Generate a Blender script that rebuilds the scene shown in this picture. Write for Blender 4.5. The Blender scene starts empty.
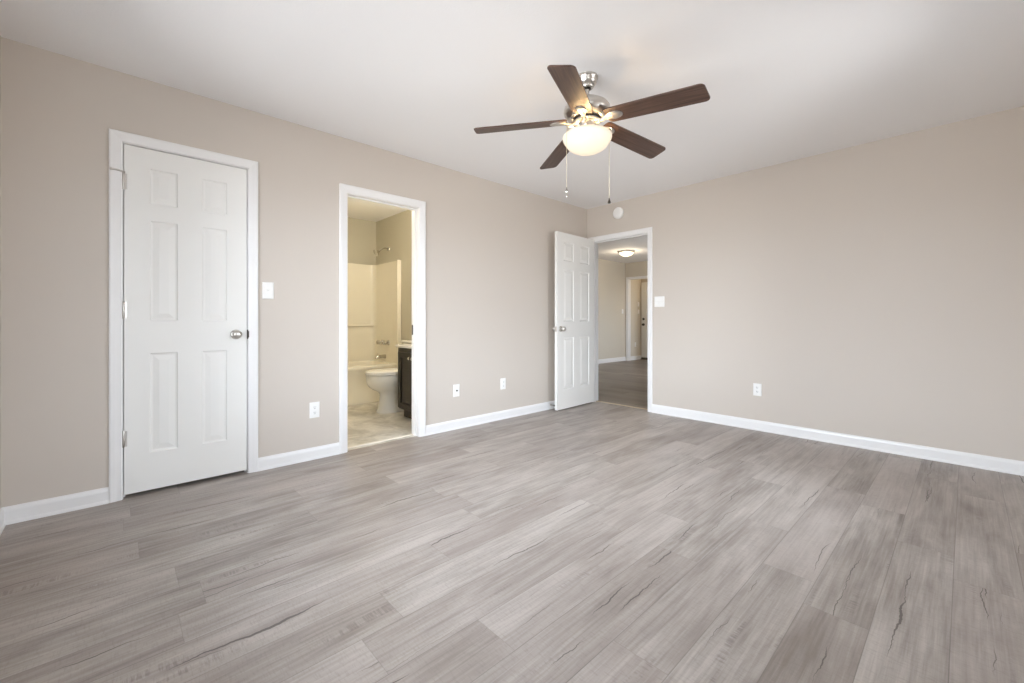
import bpy, bmesh, math, random
from mathutils import Vector, Matrix
random.seed(4)
PI = math.pi
S = bpy.context.scene
COL = S.collection

# ------------------------------------------------------------------ camera
FPX = 424.26
YAW = math.radians(46.928)
cam_d = bpy.data.cameras.new('camera')
cam_d.sensor_width = 36.0
cam_d.lens = 36.0 * FPX / 1024.0
cam_d.shift_y = -(341.5 - 320.83) / 1024.0
cam_d.clip_start = 0.02
cam_o = bpy.data.objects.new('camera', cam_d)
COL.objects.link(cam_o)
cam_o.location = (3.2917, -4.3824, 1.0212)
cam_o.rotation_euler = (PI / 2, 0, YAW)
S.camera = cam_o

# ------------------------------------------------------------------ exposure, sky
S.view_settings.view_transform = 'Standard'
S.view_settings.look = 'None'
S.view_settings.exposure = 0.0
S.view_settings.gamma = 1.0
S.view_settings.use_curve_mapping = False
S.cycles.use_denoising = True
try:
    S.cycles.denoiser = 'OPENIMAGEDENOISE'
except Exception:
    pass
S.cycles.max_bounces = 12
S.cycles.diffuse_bounces = 8
S.cycles.glossy_bounces = 4
S.cycles.transparent_max_bounces = 8
S.cycles.sample_clamp_indirect = 6.0
W = bpy.data.worlds.new('sky')
S.world = W
W.use_nodes = True
SKY = 17.4
wt = W.node_tree
bg = wt.nodes['Background']
tcw = wt.nodes.new('ShaderNodeTexCoord')
spw = wt.nodes.new('ShaderNodeSeparateXYZ')
mrw = wt.nodes.new('ShaderNodeMapRange')
crw = wt.nodes.new('ShaderNodeValToRGB')
mrw.inputs[1].default_value, mrw.inputs[2].default_value = -1.0, 1.0
els = crw.color_ramp.elements
els.new(0.5)
els.new(0.5)
for e, (p_, c_) in zip(els, ((0.0, (0.42, 0.43, 0.44)), (0.49, (0.46, 0.47, 0.48)), (0.52, (0.86, 0.95, 1.06)), (1.0, (0.80, 0.92, 1.06)))):
    e.position, e.color = p_, (*c_, 1)
wt.links.new(tcw.outputs['Generated'], spw.inputs[0])
wt.links.new(spw.outputs[2], mrw.inputs[0])
wt.links.new(mrw.outputs[0], crw.inputs[0])
wt.links.new(crw.outputs[0], bg.inputs[0])
bg.inputs[1].default_value = SKY


def area_light(name, loc, rot, sx, sy, watts, color):
    d = bpy.data.lights.new(name, 'AREA')
    d.shape = 'RECTANGLE'
    d.size, d.size_y, d.energy, d.color = sx, sy, watts, color
    o = bpy.data.objects.new(name, d)
    COL.objects.link(o)
    o.location, o.rotation_euler = loc, rot
    return o


# portals that guide the sky light through the window openings
for nm_, loc_, rot_, w_, h_ in (('portal_front', (1.74, -4.80, 1.30), (PI / 2, 0, 0), 2.2, 1.60),
                                ('portal_side', (3.66, -1.725, 1.30), (PI / 2, 0, PI / 2), 0.85, 1.60),
                                ('portal_near', (3.66, -3.90, 1.30), (PI / 2, 0, PI / 2), 0.5, 1.60),
                                ('portal_hallway', (1.60, 3.25, 1.45), (PI / 2, 0, PI / 2), 1.9, 1.3)):
    pl_ = area_light(nm_, loc_, rot_, w_, h_, 1.0, (1, 1, 1))
    pl_.data.cycles.is_portal = True


def point_light(name, loc, watts, color, radius, parent=None):
    d = bpy.data.lights.new(name, 'POINT')
    d.energy, d.color, d.shadow_soft_size = watts, color, radius
    o = bpy.data.objects.new(name, d)
    COL.objects.link(o)
    o.location = loc
    if parent:
        o.parent = parent
    return o


# ------------------------------------------------------------------ object helpers
def tag(o, label=None, cat=None, group=None, kind=None):
    if label: o['label'] = label
    if cat: o['category'] = cat
    if group: o['group'] = group
    if kind: o['kind'] = kind
    return o


def empty(name, loc=(0, 0, 0), rz=0.0):
    o = bpy.data.objects.new(name, None)
    o.empty_display_size = 0.05
    COL.objects.link(o)
    o.location = loc
    o.rotation_euler = (0, 0, rz)
    return o


def obj(name, bm, mat, parent=None, smooth=False, loc=None, rot=None, angle=None):
    bmesh.ops.recalc_face_normals(bm, faces=bm.faces)
    me = bpy.data.meshes.new(name)
    bm.to_mesh(me)
    bm.free()
    me.materials.append(mat)
    if smooth:
        for p in me.polygons:
            p.use_smooth = True
        try:
            me.set_sharp_from_angle(angle=math.radians(angle or 40))
        except Exception:
            pass
    o = bpy.data.objects.new(name, me)
    COL.objects.link(o)
    if parent: o.parent = parent
    if loc: o.location = loc
    if rot: o.rotation_euler = rot
    return o


def copy_tree(o, parent=None):
    c = o.copy()
    COL.objects.link(c)
    if parent: c.parent = parent
    for ch in list(o.children):
        copy_tree(ch, c)
    return c


def NB(): return bmesh.new()


def box(bm, x0, x1, y0, y1, z0, z1, bev=0.0, seg=2, M=None):
    vs = [bm.verts.new((x, y, z)) for z in (z0, z1) for y in (y0, y1) for x in (x0, x1)]
    idx = [(0, 2, 3, 1), (4, 5, 7, 6), (0, 1, 5, 4), (2, 6, 7, 3), (0, 4, 6, 2), (1, 3, 7, 5)]
    fs = [bm.faces.new([vs[i] for i in f]) for f in idx]
    if bev > 0:
        es = list({e for f in fs for e in f.edges})
        r = bmesh.ops.bevel(bm, geom=es, offset=bev, segments=seg, affect='EDGES', profile=0.5)
        vs = list({v for f in r['faces'] for v in f.verts} | {v for v in vs if v.is_valid})
    if M is not None:
        bmesh.ops.transform(bm, matrix=M, verts=[v for v in vs if v.is_valid])
    return bm


def lathe(bm, prof, n=40, M=None):
    """revolve (r, z) pairs round local z"""
    M = M or Matrix.Identity(4)
    rings = []
    for r, z in prof:
        if r < 1e-6:
            rings.append([bm.verts.new(M @ Vector((0, 0, z)))])
        else:
            rings.append([bm.verts.new(M @ Vector((r * math.cos(2 * PI * k / n), r * math.sin(2 * PI * k / n), z))) for k in range(n)])
    for a, b in zip(rings[:-1], rings[1:]):
        for k in range(n):
            k2 = (k + 1) % n
            if len(a) == 1 and len(b) == 1: continue
            if len(a) == 1: bm.faces.new((a[0], b[k2], b[k]))
            elif len(b) == 1: bm.faces.new((a[k], a[k2], b[0]))
            else: bm.faces.new((a[k], a[k2], b[k2], b[k]))
    return bm


def loft(bm, rings, cap=True, wrap=True):
    R = [[bm.verts.new(p) for p in r] for r in rings]
    n = len(R[0])
    for a, b in zip(R[:-1], R[1:]):
        for k in range(n if wrap else n - 1):
            k2 = (k + 1) % n
            bm.faces.new((a[k], a[k2], b[k2], b[k]))
    if cap:
        bm.faces.new(R[0][::-1])
        bm.faces.new(R[-1])
    return bm


def tube(bm, pts, r, n=12):
    pts = [Vector(p) for p in pts]
    rings = []
    for i, p in enumerate(pts):
        t = (pts[min(i + 1, len(pts) - 1)] - pts[max(i - 1, 0)]).normalized()
        up = Vector((0, 0, 1)) if abs(t.z) < 0.95 else Vector((1, 0, 0))
        a = t.cross(up).normalized()
        b = t.cross(a)
        rr = r[i] if isinstance(r, (list, tuple)) else r
        rings.append([p + rr * (a * math.cos(2 * PI * k / n) + b * math.sin(2 * PI * k / n)) for k in range(n)])
    return loft(bm, rings)


def prism(bm, poly, z0, z1):
    a = [bm.verts.new((x, y, z0)) for x, y in poly]
    b = [bm.verts.new((x, y, z1)) for x, y in poly]
    n = len(poly)
    bm.faces.new(a[::-1])
    bm.faces.new(b)
    for k in range(n):
        bm.faces.new((a[k], a[(k + 1) % n], b[(k + 1) % n], b[k]))
    return bm


def axis_x(loc=(0, 0, 0)):   # local z -> world +x
    return Matrix.Translation(loc) @ Matrix.Rotation(PI / 2, 4, 'Y')


def axis_my(loc=(0, 0, 0)):  # local z -> world -y
    return Matrix.Translation(loc) @ Matrix.Rotation(PI / 2, 4, 'X')


# ------------------------------------------------------------------ materials
class NT:
    def __init__(s, name):
        s.m = bpy.data.materials.new(name)
        s.m.use_nodes = True
        s.t = s.m.node_tree
        s.b = s.t.nodes['Principled BSDF']
        s.out = s.t.nodes['Material Output']

    def n(s, typ, **kw):
        nd = s.t.nodes.new(typ)
        for k, v in kw.items(): setattr(nd, k, v)
        return nd

    def put(s, sock, v):
        if hasattr(v, 'is_output') or isinstance(v, bpy.types.NodeSocket): s.t.links.new(v, sock)
        else: sock.default_value = v

    def math(s, op, a, b=0.0, c=0.0, clamp=False):
        nd = s.n('ShaderNodeMath', operation=op)
        nd.use_clamp = clamp
        s.put(nd.inputs[0], a); s.put(nd.inputs[1], b); s.put(nd.inputs[2], c)
        return nd.outputs[0]

    def mix(s, fac, a, b, blend='MIX'):
        nd = s.n('ShaderNodeMix', data_type='RGBA', blend_type=blend)
        s.put(nd.inputs[0], fac); s.put(nd.inputs[6], a); s.put(nd.inputs[7], b)
        return nd.outputs[2]

    def coord(s, which='Object'):
        return s.n('ShaderNodeTexCoord').outputs[which]

    def sep(s, v):
        nd = s.n('ShaderNodeSeparateXYZ'); s.put(nd.inputs[0], v)
        return nd.outputs

    def comb(s, x, y, z=0.0):
        nd = s.n('ShaderNodeCombineXYZ')
        s.put(nd.inputs[0], x); s.put(nd.inputs[1], y); s.put(nd.inputs[2], z)
        return nd.outputs[0]

    def noise(s, v, scale, detail=3.0, rough=0.5, dist=0.0):
        nd = s.n('ShaderNodeTexNoise')
        s.put(nd.inputs['Vector'], v)
        nd.inputs['Scale'].default_value = scale
        nd.inputs['Detail'].default_value = detail
        nd.inputs['Roughness'].default_value = rough
        nd.inputs['Distortion'].default_value = dist
        return nd.outputs[0]

    def white(s, v):
        nd = s.n('ShaderNodeTexWhiteNoise', noise_dimensions='3D')
        s.put(nd.inputs['Vector'], v)
        return nd.outputs[0]

    def ramp(s, fac, stops):
        nd = s.n('ShaderNodeValToRGB')
        s.put(nd.inputs[0], fac)
        el = nd.color_ramp.elements
        while len(el) < len(stops): el.new(0.5)
        for e, (p, c) in zip(el, stops):
            e.position = p
            e.color = (c[0], c[1], c[2], 1) if not isinstance(c, float) else (c, c, c, 1)
        return nd.outputs[0]

    def bump(s, h, strength, dist=0.002):
        nd = s.n('ShaderNodeBump')
        nd.inputs['Strength'].default_value = strength
        nd.inputs['Distance'].default_value = dist
        s.put(nd.inputs['Height'], h)
        s.t.links.new(nd.outputs[0], s.b.inputs['Normal'])

    def set(s, **kw):
        for k, v in kw.items():
            key = {'color': 'Base Color', 'rough': 'Roughness', 'metal': 'Metallic', 'spec': 'Specular IOR Level',
                   'coat': 'Coat Weight', 'coatr': 'Coat Roughness', 'trans': 'Transmission Weight', 'ior': 'IOR',
                   'emit': 'Emission Color', 'emits': 'Emission Strength', 'sss': 'Subsurface Weight'}[k]
            s.put(s.b.inputs[key], (v[0], v[1], v[2], 1) if isinstance(v, tuple) and len(v) == 3 else v)
        return s


def srgb(r, g, b):
    f = lambda c: (c / 255 / 12.92) if c / 255 <= 0.04045 else ((c / 255 + 0.055) / 1.055) ** 2.4
    return (f(r), f(g), f(b))


def paint(name, col, rough=0.6, bump=0.08, scale=220, var=0.03):
    m = NT(name)
    co = m.coord()
    big = m.noise(co, 1.3, 2)
    c2 = tuple(c * (1 - var) for c in col)
    m.set(color=m.mix(big, (*col, 1), (*c2, 1)), rough=rough, spec=0.3)
    if bump: m.bump(m.noise(co, scale, 2), bump, 0.001)
    return m.m


def ceiling_mat(name, col):
    m = NT(name)
    co = m.coord()
    a = m.noise(co, 95, 4, 0.6)
    k = m.ramp(a, [(0.42, 0.0), (0.58, 1.0)])
    m.set(color=(*col, 1), rough=0.85, spec=0.15)
    m.bump(k, 0.12, 0.002)
    return m.m


def metal(name, col, rough=0.3):
    m = NT(name)
    co = m.coord()
    r = m.noise(co, 60, 2)
    m.set(color=(*col, 1), metal=1.0, rough=m.math('MULTIPLY_ADD', r, 0.12, rough - 0.06))
    return m.m


def gloss(name, col, rough=0.3, spec=0.5, coat=0.0):
    m = NT(name)
    co = m.coord()
    k = m.noise(co, 5, 2)
    m.set(color=m.mix(k, (*col, 1), (*[c * 0.97 for c in col], 1)), rough=rough, spec=spec, coat=coat)
    return m.m


def plank_mat(name, along='y', w=0.184, L=1.22, off=0.13, light=srgb(188, 180, 173), dark=srgb(124, 114, 106), rough=0.42):
    m = NT(name)
    o = m.sep(m.coord())
    u, v = (o[0], o[1]) if along == 'y' else (o[1], o[0])
    uu = m.math('DIVIDE', m.math('SUBTRACT', u, off), w)
    row = m.math('FLOOR', uu)
    fu = m.math('SUBTRACT', uu, row)
    sh = m.math('MULTIPLY', m.white(m.comb(row, 3.7, 1.1)), L)
    vv = m.math('DIVIDE', m.math('ADD', v, sh), L)
    pi = m.math('FLOOR', vv)
    fv = m.math('SUBTRACT', vv, pi)
    pid = m.white(m.comb(row, pi, 9.0))
    pid2 = m.white(m.comb(row, pi, 21.0))
    s1 = m.math('MULTIPLY', pid, 37.0)
    s2 = m.math('MULTIPLY', pid2, 53.0)
    pu = m.math('ADD', u, s1)
    pv = m.math('ADD', v, s2)
    # cloudy grain stretched along the board, fine fibre, cathedral patches
    g1 = m.noise(m.comb(m.math('MULTIPLY', pu, 9.0), m.math('MULTIPLY', pv, 1.5), s1), 1.0, 5, 0.6, 0.6)
    g2 = m.noise(m.comb(m.math('MULTIPLY', pu, 85.0), m.math('MULTIPLY', pv, 2.6), s2), 1.0, 4, 0.65, 0.3)
    g3 = m.noise(m.comb(m.math('MULTIPLY', pu, 3.0), m.math('MULTIPLY', pv, 2.2), s2), 1.0, 3, 0.5)
    tone = m.math('ADD', m.math('MULTIPLY', g1, 0.85), m.math('ADD', m.math('MULTIPLY', g2, 0.65), m.math('MULTIPLY', g3, 0.35)))
    tone = m.math('ADD', tone, m.math('MULTIPLY', m.math('SUBTRACT', pid, 0.5), 0.16))
    tone = m.math('MULTIPLY_ADD', tone, 1.95, -1.27, clamp=True)
    base = m.mix(tone, (*dark, 1), (*light, 1))
    # boards lean to pinkish or to greenish grey
    base = m.mix(m.math('MULTIPLY', pid2, 0.35), base, (*srgb(170, 158, 152), 1))
    # rough saw marks across the grain in elongated patches
    saw = m.noise(m.comb(m.math('MULTIPLY', pu, 14.0), m.math('MULTIPLY', pv, 130.0), s1), 1.0, 2, 0.6)
    patch = m.noise(m.comb(m.math('MULTIPLY', pu, 17.0), m.math('MULTIPLY', pv, 1.9), s2), 1.0, 2, 0.5, 0.3)
    patch = m.ramp(patch, [(0.63, 0.0), (0.72, 1.0)])
    saw = m.ramp(saw, [(0.46, 0.0), (0.60, 1.0)])
    base = m.mix(m.math('MULTIPLY', m.math('MULTIPLY', patch, saw), 0.42), base, (*srgb(104, 92, 88), 1))
    fine = m.noise(m.comb(m.math('MULTIPLY', pu, 40.0), m.math('MULTIPLY', pv, 210.0), s1), 1.0, 2, 0.6)
    base = m.mix(m.math('MULTIPLY', m.ramp(fine, [(0.5, 0.0), (0.72, 1.0)]), 0.24), base, (*srgb(120, 110, 104), 1))
    # dark drying cracks: thin ridges of a stretched noise, only here and there
    crack = None
    for q, (sd, ph) in enumerate(((pid, 3.0), (pid2, 17.0), (m.math('FRACT', m.math('MULTIPLY', pid, 7.31)), 29.0))):
        wob = m.math('MULTIPLY', m.math('SUBTRACT', m.noise(m.comb(m.math('ADD', s1, ph), m.math('MULTIPLY', pv, 3.2), s2), 1.0, 5, 0.62), 0.5), 0.085)
        line = m.math('MULTIPLY', m.math('MULTIPLY_ADD', sd, 0.8, 0.1), w)
        dist = m.math('ABSOLUTE', m.math('SUBTRACT', m.math('SUBTRACT', m.math('MULTIPLY', fu, w), line), wob))
        lm = m.noise(m.comb(m.math('ADD', s2, ph), m.math('MULTIPLY', pv, 2.3), s1), 1.0, 1, 0.5)
        th = m.math('MULTIPLY', m.math('SUBTRACT', lm, 0.565, clamp=True), 0.024)
        c_ = m.math('MULTIPLY', m.math('SUBTRACT', th, dist), 900.0, clamp=True)
        crack = c_ if crack is None else m.math('MAXIMUM', crack, c_)
    crack = m.math('MULTIPLY', crack, 0.75)
    base = m.mix(crack, base, (*srgb(72, 64, 60), 1))
    # knots
    kn = m.n('ShaderNodeTexVoronoi')
    m.put(kn.inputs['Vector'], m.comb(m.math('MULTIPLY', pu, 4.2), m.math('MULTIPLY', pv, 1.25), s1))
    kn.inputs['Scale'].default_value = 1.0
    kd = m.ramp(kn.outputs['Distance'], [(0.03, 1.0), (0.11, 0.0)])
    base = m.mix(m.math('MULTIPLY', kd, 0.22), base, (*srgb(92, 82, 76), 1))
    # seams
    du = m.math('MULTIPLY', m.math('MINIMUM', fu, m.math('SUBTRACT', 1.0, fu)), w)
    dv = m.math('MULTIPLY', m.math('MINIMUM', fv, m.math('SUBTRACT', 1.0, fv)), L)
    seam_u = m.ramp(m.math('MULTIPLY', du, 100.0), [(0.06, 1.0), (0.18, 0.0)])
    seam_v = m.ramp(m.math('MULTIPLY', dv, 100.0), [(0.05, 1.0), (0.14, 0.0)])
    seam = m.math('MAXIMUM', m.math('MULTIPLY', seam_u, m.math('MULTIPLY_ADD', g3, 1.2, 0.1, clamp=True)), m.math('MULTIPLY', seam_v, 0.45))
    base = m.mix(m.math('MULTIPLY', seam, 0.62), base, (*srgb(88, 80, 76), 1))
    m.set(color=base, rough=m.math('MULTIPLY_ADD', g2, 0.16, rough - 0.08), spec=0.42)
    h = m.math('SUBTRACT', m.math('MULTIPLY', g2, 0.4), m.math('ADD', seam, m.math('MULTIPLY', crack, 0.8)))
    m.bump(h, 0.22, 0.0012)
    return m.m


def vinyl_mat(name):
    m = NT(name)
    co = m.coord()
    a = m.noise(co, 5.5, 5, 0.6, 0.8)
    b = m.noise(co, 22, 3, 0.6)
    k = m.math('ADD', m.math('MULTIPLY', a, 0.8), m.math('MULTIPLY', b, 0.2))
    c = m.ramp(k, [(0.36, srgb(182, 177, 168)), (0.52, srgb(208, 204, 196)), (0.66, srgb(226, 222, 214))])
    o = m.sep(co)
    T = 0.305
    f = lambda s: m.math('ABSOLUTE', m.math('SUBTRACT', m.math('FRACT', m.math('DIVIDE', s, T)), 0.5))
    g = m.math('MAXIMUM', f(o[0]), f(o[1]))
    g = m.ramp(g, [(0.485, 0.0), (0.497, 1.0)])
    m.set(color=m.mix(m.math('MULTIPLY', g, 0.25), c, (*srgb(140, 134, 124), 1)), rough=0.4, spec=0.45)
    return m.m


def wood_mat(name, c0, c1, rough=0.4):
    m = NT(name)
    o = m.sep(m.coord())
    g = m.noise(m.comb(m.math('MULTIPLY', o[0], 4.0), m.math('MULTIPLY', o[1], 90.0), m.math('MULTIPLY', o[2], 90.0)), 1.0, 5, 0.65, 0.4)
    c = m.ramp(g, [(0.35, c0), (0.62, c1)])
    m.set(color=c, rough=rough, spec=0.4)
    m.bump(g, 0.05, 0.001)
    return m.m


def lampglass(name, col, estr, ecol):
    m = NT(name)
    co = m.coord()
    k = m.noise(co, 8, 2)
    tr = m.n('ShaderNodeBsdfTranslucent')
    tr.inputs[0].default_value = (*col, 1)
    ms = m.n('ShaderNodeMixShader')
    ms.inputs[0].default_value = 0.3
    m.set(color=m.mix(k, (*col, 1), (*[c * 0.97 for c in col], 1)), rough=0.25, emit=ecol, emits=estr)
    m.t.links.new(m.b.outputs[0], ms.inputs[1])
    m.t.links.new(tr.outputs[0], ms.inputs[2])
    m.t.links.new(ms.outputs[0], m.out.inputs[0])
    return m.m


def pane_mat(name):
    m = NT(name)
    tp = m.n('ShaderNodeBsdfTransparent')
    gl = m.n('ShaderNodeBsdfGlossy')
    gl.inputs['Roughness'].default_value = 0.02
    fr = m.n('ShaderNodeFresnel')
    fr.inputs[0].default_value = 1.45
    ms = m.n('ShaderNodeMixShader')
    m.t.links.new(fr.outputs[0], ms.inputs[0])
    m.t.links.new(tp.outputs[0], ms.inputs[1])
    m.t.links.new(gl.outputs[0], ms.inputs[2])
    m.t.links.new(ms.outputs[0], m.out.inputs[0])
    return m.m


M_WALL = paint('greige_wall_paint', srgb(210, 201, 191), 0.55, 0.08, 260)
M_BATHWALL = paint('bathroom_wall_paint', srgb(196, 191, 175), 0.5, 0.08, 260)
M_HALLWALL = paint('hallway_wall_paint', srgb(213, 205, 191), 0.55, 0.08, 260)
M_CEIL = ceiling_mat('knockdown_ceiling', srgb(244, 243, 243))
M_TRIM = gloss('white_trim_enamel', srgb(242, 241, 240), 0.32)
M_DOOR = gloss('white_door_enamel', srgb(243, 242, 238), 0.38)
M_FLOOR = plank_mat('grey_plank_floor')
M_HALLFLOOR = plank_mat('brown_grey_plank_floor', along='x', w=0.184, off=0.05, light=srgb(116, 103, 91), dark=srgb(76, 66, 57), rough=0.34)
M_VINYL = vinyl_mat('bathroom_vinyl')
M_NICKEL = metal('brushed_nickel', (0.64, 0.61, 0.57), 0.30)
M_CHROME = metal('chrome', (0.62, 0.60, 0.57), 0.16)
M_DARKMETAL = metal('dark_bronze', (0.10, 0.09, 0.08), 0.35)
M_BLADE = wood_mat('walnut_blade', srgb(62, 45, 38), srgb(98, 75, 64), 0.38)
M_CABINET = wood_mat('espresso_cabinet', srgb(36, 30, 25), srgb(48, 41, 35), 0.35)
M_PLASTIC = gloss('white_plastic', srgb(246, 245, 242), 0.35)
M_SLOT = gloss('dark_slot', srgb(58, 54, 50), 0.6)
M_PORC = gloss('white_porcelain', srgb(240, 238, 232), 0.12, 0.5, 0.3)
M_ACRYLIC = gloss('cream_tub_acrylic', srgb(236, 230, 214), 0.22, 0.5, 0.2)
M_MARBLE = gloss('white_cultured_marble', srgb(243, 240, 234), 0.15)
M_SEAT = gloss('white_toilet_seat', srgb(246, 244, 240), 0.2)
M_BRASS = metal('aged_brass', (0.62, 0.46, 0.24), 0.3)
M_CHAIN = metal('chain_brass', (0.75, 0.66, 0.48), 0.35)
M_RUBBER = gloss('dark_rubber', srgb(52, 48, 44), 0.7)
M_STRIP = gloss('threshold_strip', srgb(240, 234, 222), 0.4)
M_TSTRIP = gloss('hall_threshold_strip', srgb(190, 172, 146), 0.4)
M_PANE = pane_mat('window_pane')
M_BOWL = lampglass('frosted_bowl_glass', (0.82, 0.80, 0.76), 0.22, (1.0, 0.90, 0.76))
M_DOME = lampglass('hall_dome_glass', (0.95, 0.90, 0.78), 4.0, (1.0, 0.78, 0.45))
M_GLOBE = lampglass('vanity_globe_glass', (0.95, 0.92, 0.85), 6.0, (1.0, 0.80, 0.52))
M_ACRKNOB = gloss('smoky_acrylic_knob', srgb(186, 178, 160), 0.08, 0.6, 0.4)


# ------------------------------------------------------------------ room shell
H = 2.44
RX = 3.66       # right wall
FY = -4.80      # front wall (behind the camera)
T = 0.115       # wall thickness
BXF, BYR, BYL = -2.49, -1.65, -3.17   # bathroom far, right, left
HXL, HYF, HXR, HH = -2.69, 5.20, 1.60, 2.50
FOX, FOY = -2.63, 5.88                # foyer wall and end


def struct(name, bm, mat, label, cat, parent=None, smooth=False):
    o = obj(name, bm, mat, parent, smooth)
    if parent is None:
        tag(o, label, cat, None, 'structure')
    return o


def wall_with_holes(fixed, t0, t1, a0, a1, z1, holes, axis):
    """axis 'y': wall in plane x, runs along y from a0 to a1; holes (b0, b1, zb0, zb1)"""
    bm = NB()
    def bx(p0, p1, z0, zz):
        if p1 - p0 < 1e-4 or zz - z0 < 1e-4: return
        if axis == 'y': box(bm, t0, t1, p0, p1, z0, zz)
        else: box(bm, p0, p1, t0, t1, z0, zz)
    p = a0
    for b0, b1, zb0, zb1 in sorted(holes):
        bx(p, b0, 0, z1)
        bx(b0, b1, 0, zb0)
        bx(b0, b1, zb1, z1)
        p = b1
    bx(p, a1, 0, z1)
    return bm


JT = 0.018
# openings: finished (between the jambs)
C0, C1, CZ = -4.350, -3.734, 2.040       # closet
B0, B1, BZ = -3.060, -2.431, 2.015       # bathroom
E0, E1, EZ = 0.088, 0.842, 2.010         # hallway door

struct('wall_left', wall_with_holes(0, -T, 0, FY - T, 0.0, H, [(C0 - JT, C1 + JT, 0, CZ + JT), (B0 - JT, B1 + JT, 0, BZ + JT)], 'y'),
       M_WALL, 'long beige wall with the closed white closet door and bathroom doorway', 'wall')
struct('wall_back', wall_with_holes(0, 0, T, -T, RX + T, H, [(E0 - JT, E1 + JT, 0, EZ + JT)], 'x'),
       M_WALL, 'beige far wall on the right with the open hallway doorway', 'wall')
WX0, WX1, WZ0, WZ1 = 0.64, 2.84, 0.50, 2.10
struct('wall_front', wall_with_holes(0, FY - T, FY, -T, RX + T, H, [(WX0, WX1, WZ0, WZ1)], 'x'), M_WALL,
       'beige wall with the window, behind the camera', 'wall')
SW0, SW1 = -2.15, -1.30
NW0, NW1 = -4.15, -3.65
struct('wall_right', wall_with_holes(0, RX, RX + T, FY, 0, H, [(NW0, NW1, WZ0, WZ1), (SW0, SW1, WZ0, WZ1)], 'y'), M_WALL, 'beige wall with two added windows beside the camera, out of view at right', 'wall')

bm = NB(); box(bm, -0.03, RX + T, FY - T, 0.09, -0.05, 0)
struct('floor', bm, M_FLOOR, 'grey wood-look plank floor of the empty bedroom', 'floor')
bm = NB(); box(bm, -T, RX + T, FY - T, T, H, H + 0.05)
struct('ceiling', bm, M_CEIL, 'white textured bedroom ceiling with the fan on it', 'ceiling')

# window behind the camera
w = NB()
fy0, fy1 = FY - 0.09, FY - 0.03
for a in ((WX0, WX1, WZ0, WZ0 + 0.045), (WX0, WX1, WZ1 - 0.045, WZ1), (WX0, WX0 + 0.045, WZ0, WZ1), (WX1 - 0.045, WX1, WZ0, WZ1),
          ((WX0 + WX1) / 2 - 0.03, (WX0 + WX1) / 2 + 0.03, WZ0, WZ1)):
    box(w, a[0], a[1], fy0, fy1, a[2], a[3], 0.004, 1)
for c in ((WX0 + 0.045, (WX0 + WX1) / 2 - 0.03), ((WX0 + WX1) / 2 + 0.03, WX1 - 0.045)):
    box(w, c[0], c[1], fy0 + 0.01, fy1 - 0.01, 1.405, 1.445, 0.004, 1)
win = struct('window_1', w, M_TRIM, 'white double window in the wall behind the camera', 'window')
g = NB(); box(g, WX0 + 0.03, WX1 - 0.03, FY - 0.064, FY - 0.06, WZ0 + 0.03, WZ1 - 0.03)
obj('pane', g, M_PANE, win)
g = NB(); box(g, WX0 - 0.08, WX1 + 0.08, FY - 0.02, FY + 0.04, WZ0 - 0.03, WZ0 - 0.001, 0.006, 2)
obj('sill', g, M_TRIM, win)

for wn, s0, s1, lab in (('added_window_3', SW0, SW1, 'white window added farther along the right wall, out of view'), ('added_window_4', NW0, NW1, 'narrow white window added in the right wall, nearest the camera, out of view')):  # both unseen windows added to even out the daylight in the bedroom
    w = NB()
    for a in ((s0, s1, WZ0, WZ0 + 0.045), (s0, s1, WZ1 - 0.045, WZ1), (s0, s0 + 0.045, WZ0, WZ1), (s1 - 0.045, s1, WZ0, WZ1), (s0 + 0.045, s1 - 0.045, 1.28, 1.32)):
        box(w, RX + 0.03, RX + 0.09, a[0], a[1], a[2], a[3], 0.004, 1)
    wo = struct(wn, w, M_TRIM, lab, 'window')
    g = NB(); box(g, RX + 0.060, RX + 0.064, s0 + 0.03, s1 - 0.03, WZ0 + 0.03, WZ1 - 0.03)
    obj('pane', g, M_PANE, wo)
    g = NB(); box(g, RX - 0.05, RX + 0.02, s0 - 0.06, s1 + 0.06, WZ0 - 0.03, WZ0 - 0.001, 0.006, 2)
    obj('sill', g, M_TRIM, wo)

# bathroom shell
BF = -T - 0.0
bm = NB(); box(bm, BXF - T, -0.03, BYL - T, BYR + T, -0.05, 0.0)
struct('floor_bathroom', bm, M_VINYL, 'pale stone-look vinyl floor of the bathroom', 'floor')
bm = NB(); box(bm, BXF - T, -T, BYL - T, BYR + T, H, H + 0.05)
struct('ceiling_bathroom', bm, M_CEIL, 'white bathroom ceiling seen through the narrow doorway', 'ceiling')
bm = NB(); box(bm, BXF - T, BXF, BYL - T, BYR + T, 0, H)
struct('wall_bathroom_far', bm, M_BATHWALL, 'tan bathroom wall behind the length of the tub', 'wall')
bm = NB(); box(bm, BXF, -T, BYR, BYR + T, 0, H)
struct('wall_bathroom_right', bm, M_BATHWALL, 'tan bathroom wall carrying the shower head', 'wall')
bm = NB(); box(bm, BXF, -T, BYL - T, BYL, 0, H)
struct('wall_bathroom_left', bm, M_BATHWALL, 'tan bathroom wall hidden left of the doorway', 'wall')
bm = NB(); box(bm, -T - 0.004, -T, BYL, B0 - JT - 0.07, 0, H); box(bm, -T - 0.004, -T, B1 + JT + 0.07, BYR, 0, H); box(bm, -T - 0.004, -T, B0 - JT - 0.07, B1 + JT + 0.07, BZ + 0.09, H)
struct('wall_bathroom_near', bm, M_BATHWALL, 'tan bathroom side of the wall round its doorway', 'wall')

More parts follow.
